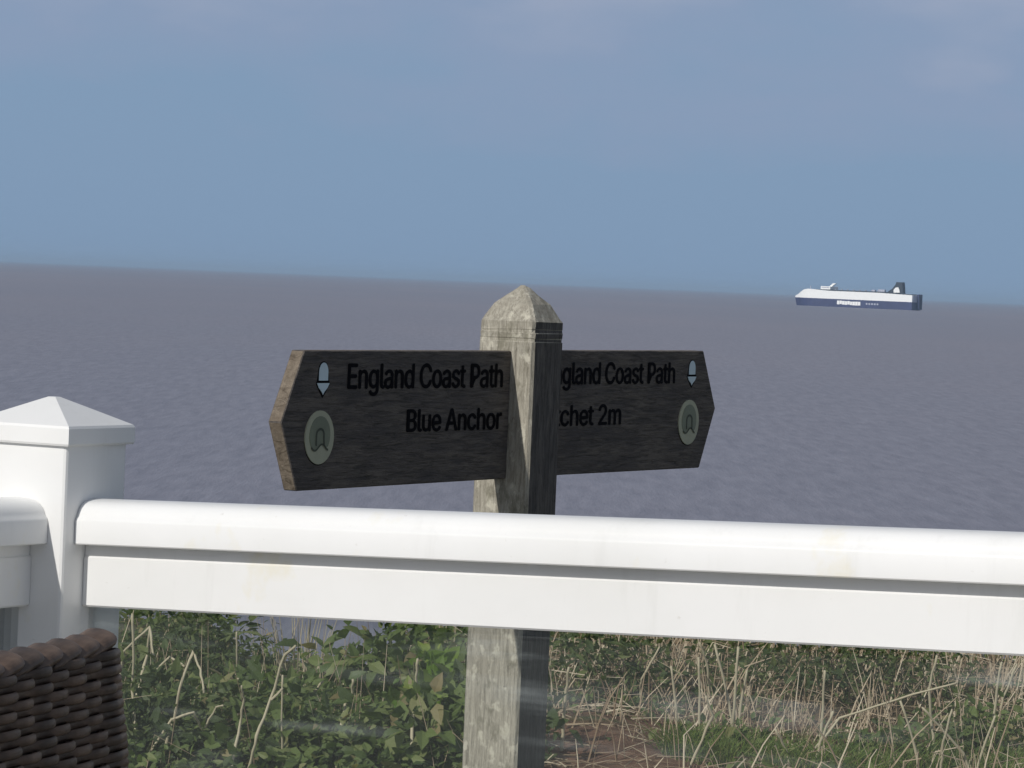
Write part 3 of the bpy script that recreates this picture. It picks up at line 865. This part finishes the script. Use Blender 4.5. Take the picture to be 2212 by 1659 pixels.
def blades(name, items, m, label, cat, sides=3):
    V, F = [], []
    for pts, r in items:
        k = len(pts)
        v, f = tube(pts, [r * (1 - 0.65 * i / (k - 1)) for i in range(k)], sides)
        o0 = len(V); V += v; F += [tuple(i + o0 for i in ff) for ff in f]
    o = mesh_obj(name, V, F, m)
    return stuff(tag(o, label, cat))
def straw(x, y, h, lean, kink):
    z = ground_z(x, y)
    a = random.uniform(0, 2 * math.pi)
    dx, dy = math.cos(a) * lean, math.sin(a) * lean * 0.6
    p0 = (x, y, z - 0.02); p1 = (x + dx * h * 0.5, y + dy * h * 0.5, z + h * 0.55)
    if random.random() < kink:                     # snapped and hanging over
        b = a + random.uniform(-1, 1)
        p2 = (p1[0] + math.cos(b) * h * 0.5, p1[1] + math.sin(b) * h * 0.3, p1[2] + random.uniform(-0.35, 0.15) * h)
    else:
        p2 = (x + dx * h, y + dy * h, z + h)
    return [p0, p1, p2]
def build_dry():
    it = []
    for _ in range(5400):
        x = random.uniform(0.05, 3.2); y = random.uniform(8.5, 11.3)
        w = mnoise.noise(Vector((x * 1.9 + 7, y * 1.9, 1.0)))
        if w < -0.22 and random.random() < 0.8:
            continue
        if x < 0.46 and y < 9.75 and random.random() < 0.93:
            continue
        if 0.46 <= x < 1.15 and y < 9.62 and random.random() < 0.85:
            continue
        it.append((straw(x, y, random.uniform(0.05, 0.20) * (1.0 if random.random() < 0.85 else 1.5), random.uniform(0.05, 0.9), 0.45), random.choice((0.0014, 0.0018, 0.0024, 0.0030, 0.0038))))
    for _ in range(260):                            # a few among the green on the left
        x = random.uniform(-1.3, 0.05); y = random.uniform(8.6, 11.2)
        it.append((straw(x, y, random.uniform(0.12, 0.30), random.uniform(0.05, 0.5), 0.4), random.uniform(0.0010, 0.0022)))
    for _ in range(900):                            # fallen bits
        x = random.uniform(0.05, 1.7); y = random.uniform(8.4, 11.0); a = random.uniform(0, math.pi); l = random.uniform(0.03, 0.10)
        z = ground_z(x, y) + random.uniform(0.004, 0.03)
        it.append(([(x, y, z), (x + math.cos(a) * l, y + math.sin(a) * l, z + random.uniform(-.01, .02)), (x + math.cos(a) * 2 * l, y + math.sin(a) * 2 * l, z)], random.uniform(0.001, 0.003)))
    blades('dry_grass', it, STEM_WARM, 'tangled dry straw coloured grass on the right of the bank', 'dry grass')
    it = []
    for _ in range(2600):
        a = random.uniform(0, 2 * math.pi); r = math.sqrt(random.random())
        cx, cy, rx, ry = random.choice([(0.80, 9.35, 0.36, 0.28), (0.80, 9.35, 0.36, 0.28), (1.30, 9.35, 0.22, 0.25), (0.56, 9.3, 0.14, 0.2)])
        x, y = cx + rx * r * math.cos(a), cy + ry * r * math.sin(a)
        it.append((straw(x, y, random.uniform(0.035, 0.10), random.uniform(0.2, 1.3), 0.3), random.uniform(0.0011, 0.0022)))
    blades('green_grass', it, GRASS, 'tufts of fresh green grass at the lower right', 'grass')
build_dry()

# standing dead stalks, one thing each
STALKS = [
 ([(-0.915, 8.87, 0.34), (-0.912, 8.9, 0.233), (-0.914, 8.93, 0.146), (-0.891, 8.87, 0.006)], 4.2, 'tall straight pale stalk closest to the wicker chair'),
 ([(-0.874, 9.07, 0.199), (-0.892, 9.1, 0.284), (-0.9, 9.13, 0.21), (-0.917, 9.07, 0.109)], 4.0, 'pale stalk with its tip snapped straight down beside the chair'),
 ([(-0.909, 9.27, 0.27), (-0.978, 9.3, 0.199), (-0.986, 9.33, 0.156)], 3.6, 'pale stalk slanting up from the edge of the wicker chair'),
 ([(-0.789, 8.97, 0.203), (-0.831, 9.0, 0.223), (-0.901, 9.03, 0.146)], 3.6, 'pale stalk bent like an elbow at the top, leaning right near the chair'),
 ([(-0.722, 8.77, 0.162), (-0.736, 8.8, 0.217), (-0.758, 8.83, 0.257), (-0.78, 8.77, 0.174), (-0.796, 8.8, 0.094), (-0.82, 8.83, 0.0)], 4.0, 'tall pale stalk folded over at a sharp peak with its end hanging'),
 ([(-0.67, 8.72, 0.14), (-0.689, 8.75, 0.132), (-0.722, 8.78, 0.066), (-0.742, 8.72, 0.121), (-0.795, 8.75, 0.097)], 3.2, 'low zigzag pale stalk bent into the shape of a check mark'),
 ([(-0.707, 9.57, 0.235), (-0.705, 9.6, 0.165), (-0.703, 9.63, 0.117), (-0.698, 9.57, 0.057)], 3.4, 'thin upright stalk standing before the patch of sea'),
 ([(-0.616, 8.57, 0.207), (-0.611, 8.6, 0.173), (-0.621, 8.63, 0.112), (-0.632, 8.57, 0.009)], 3.6, 'thin stalk left of the tallest leaning stalk, running off the bottom edge'),
 ([(-0.485, 8.47, 0.319), (-0.513, 8.5, 0.292), (-0.542, 8.53, 0.184), (-0.569, 8.47, 0.101), (-0.584, 8.5, 0.021)], 3.9, 'tallest leaning pale stalk, forked below its top, left of the fingerpost'),
 ([(-0.525, 8.67, 0.226), (-0.525, 8.7, 0.108), (-0.521, 8.73, 0.033)], 3.0, 'thin upright stalk touching the right side of the tallest leaning stalk'),
 ([(-0.2, 8.67, 0.279), (-0.202, 8.7, 0.218), (-0.206, 8.73, 0.164), (-0.206, 8.67, 0.12)], 4.4, 'thick pale upright stalk under the bright sprig beside the fingerpost'),
 ([(-0.359, 8.77, 0.211), (-0.36, 8.8, 0.173), (-0.377, 8.83, 0.142), (-0.383, 8.77, 0.094)], 4.4, 'short crooked stalk halfway between the tallest stalk and the fingerpost'),
 ([(-0.451, 9.17, 0.159), (-0.482, 9.2, 0.115)], 3.6, 'short slanting stalk just right of the tallest leaning stalk'),
 ([(0.176, 9.17, 0.221), (0.173, 9.2, 0.159), (0.169, 9.23, 0.066)], 4.6, 'pale upright stalk alone above the bare brown earth right of the fingerpost'),
 ([(0.441, 9.97, 0.203), (0.395, 10.0, 0.107), (0.395, 10.03, 0.074)], 3.6, 'dry stalk leaning right, first one under the rail right of the fingerpost'),
 ([(0.461, 9.67, 0.182), (0.48, 9.7, 0.074)], 3.8, 'dry upright stalk leaning left, standing clear in the middle of the dry grass'),
 ([(0.557, 10.07, 0.209), (0.579, 10.1, 0.159), (0.593, 10.13, 0.084)], 4.4, 'thick pale stalk leaning left with its top right under the rail'),
 ([(0.528, 9.57, 0.219), (0.538, 9.6, 0.088)], 3.6, 'straight vertical dry stalk below the thick left leaning one'),
 ([(0.576, 9.67, 0.246), (0.625, 9.7, 0.08)], 4.0, 'long dry stalk slanting down to the right from the rail'),
 ([(0.627, 9.47, 0.262), (0.625, 9.5, 0.097), (0.626, 9.53, 0.031)], 4.4, 'longest vertical dry stalk in the middle of the dry grass'),
 ([(0.673, 9.77, 0.169), (0.662, 9.8, 0.07)], 3.8, 'short dry stalk right beside the longest vertical one'),
 ([(0.518, 8.97, 0.184), (0.538, 9.0, 0.132), (0.491, 9.03, 0.0)], 3.8, 'bright kinked stalk reaching the bottom edge right of the bare earth'),
 ([(0.71, 9.17, 0.085), (0.743, 9.2, 0.027)], 3.8, 'short pale stalk leaning left over the green grass tuft'),
 ([(0.867, 9.57, 0.198), (0.868, 9.6, 0.096)], 4.2, 'pale vertical stalk in front of the wide dark shrub'),
 ([(0.857, 9.17, 0.136), (0.83, 9.2, 0.053)], 4.4, 'thick stalk leaning right above the green grass tuft'),
 ([(1.027, 9.17, 0.17), (1.075, 9.2, 0.047)], 3.8, 'stalk slanting down right, leftmost of the crossed stalks'),
 ([(1.14, 9.37, 0.271), (1.126, 9.4, 0.177), (1.146, 9.43, 0.054)], 4.0, 'tall upright stalk bowed left, behind the crossed stalks'),
 ([(1.072, 9.07, 0.167), (1.132, 9.1, 0.106), (1.188, 9.13, 0.049)], 3.8, 'stalk lying aslant to the lower right across the others'),
 ([(1.142, 9.02, 0.171), (1.127, 9.05, 0.085), (1.129, 9.08, 0.026)], 3.6, 'kinked upright stalk crossing in front of the slanting ones'),
 ([(1.181, 9.27, 0.211), (1.075, 9.3, 0.174), (0.89, 9.33, 0.101)], 3.2, 'long thin stalk lying nearly flat, rising to the right'),
 ([(1.352, 9.67, 0.231), (1.344, 9.7, 0.116)], 3.8, 'upright stalk near the right edge, left of a leaning one'),
 ([(1.408, 9.77, 0.217), (1.381, 9.8, 0.124)], 3.8, 'rightmost stalk, leaning right at the edge of the picture'),
 ([(1.258, 9.07, 0.154), (1.224, 9.1, 0.027)], 4.0, 'stalk leaning right near the lower right corner'),
]
for pts, r, lab in STALKS:
    P = [Vector(p) for p in reversed(pts)]                # base first
    if P[0].z > ground_z(P[0].x, P[0].y):
        d = (P[0] - P[1]).normalized()
        d = (d + Vector((0, 0, -0.9))).normalized()
        k = (P[0].z - ground_z(P[0].x, P[0].y) + 0.03) / max(0.3, -d.z)
        P.insert(0, P[0] + d * k)
    base = Vector((P[0].x, P[0].y, P[0].z))
    Q, RR = [], []
    for i in range(len(P) - 1):
        for s in range(4):
            u = s / 4
            p = P[i].lerp(P[i + 1], u) - base
            j = 0.0018
            Q.append(p + Vector((random.uniform(-j, j), random.uniform(-j, j), 0)))
    Q.append(P[-1] - base)
    for i in range(len(Q)):
        RR.append(r * 0.001 * (1.08 - 0.38 * i / len(Q)) * random.uniform(0.85, 1.2))
    v, f = tube(Q, RR, 7)
    o = mesh_obj('dead_stalk', v, f, STEM_DRY, None, True)
    o.location = base
    tag(o, lab, 'dead stalk', 'broken dead stalks standing on the bank')
# fork of the tallest leaning stalk
f0 = [o for o in COL.objects if o.get('label', '').startswith('tallest leaning')][0]
v, f = tube([(0, 0, 0), (0.014, -0.004, 0.014), (0.027, -0.008, 0.03)], [0.0032, 0.003, 0.0024], 6)
br_ = mesh_obj('broken_branch', v, f, STEM_DRY, f0)
br_.location = Vector((-0.541, 8.525, 0.182)) - f0.location

def tuft(x, y, n, h, label):
    root = empty('reed_tuft', (x, y, ground_z(x, y))); tag(root, label, 'reed tuft')
    for k in range(n):
        a = random.uniform(-1, 1)
        tip = Vector((a * 0.10 + random.uniform(-.02, .02), random.uniform(-.05, .05), h * random.uniform(0.7, 1.08)))
        b = Vector((a * 0.03, random.uniform(-.02, .02), -0.03))
        v, f = tube([b, b.lerp(tip, 0.55) + Vector((random.uniform(-.01, .01), 0, 0)), tip], [0.0019, 0.0016, 0.0008], 5)
        mesh_obj('reed_stem', v, f, STEM_DRY, root)
tuft(-0.58, 10.4, 24, 0.29, 'fan of thin pale reeds standing against the sea')

# ------------------------------------------------------------------ sea haze
def build_haze():
    bm = box_bm(-120000, 120000, -120000, 120000, SEA_Z - 2.0, 48.0)
    m = bpy.data.materials.new('sea_air'); m.use_nodes = True
    t = m.node_tree; t.nodes.clear()
    out = t.nodes.new('ShaderNodeOutputMaterial'); pv = t.nodes.new('ShaderNodeVolumePrincipled')
    pv.inputs['Color'].default_value = (0.57, 0.77, 1.0, 1)
    pv.inputs['Density'].default_value = 4.4e-5
    t.links.new(pv.outputs[0], out.inputs['Volume'])
    o = from_bm('haze', bm, m); o['kind'] = 'stuff'
build_haze()
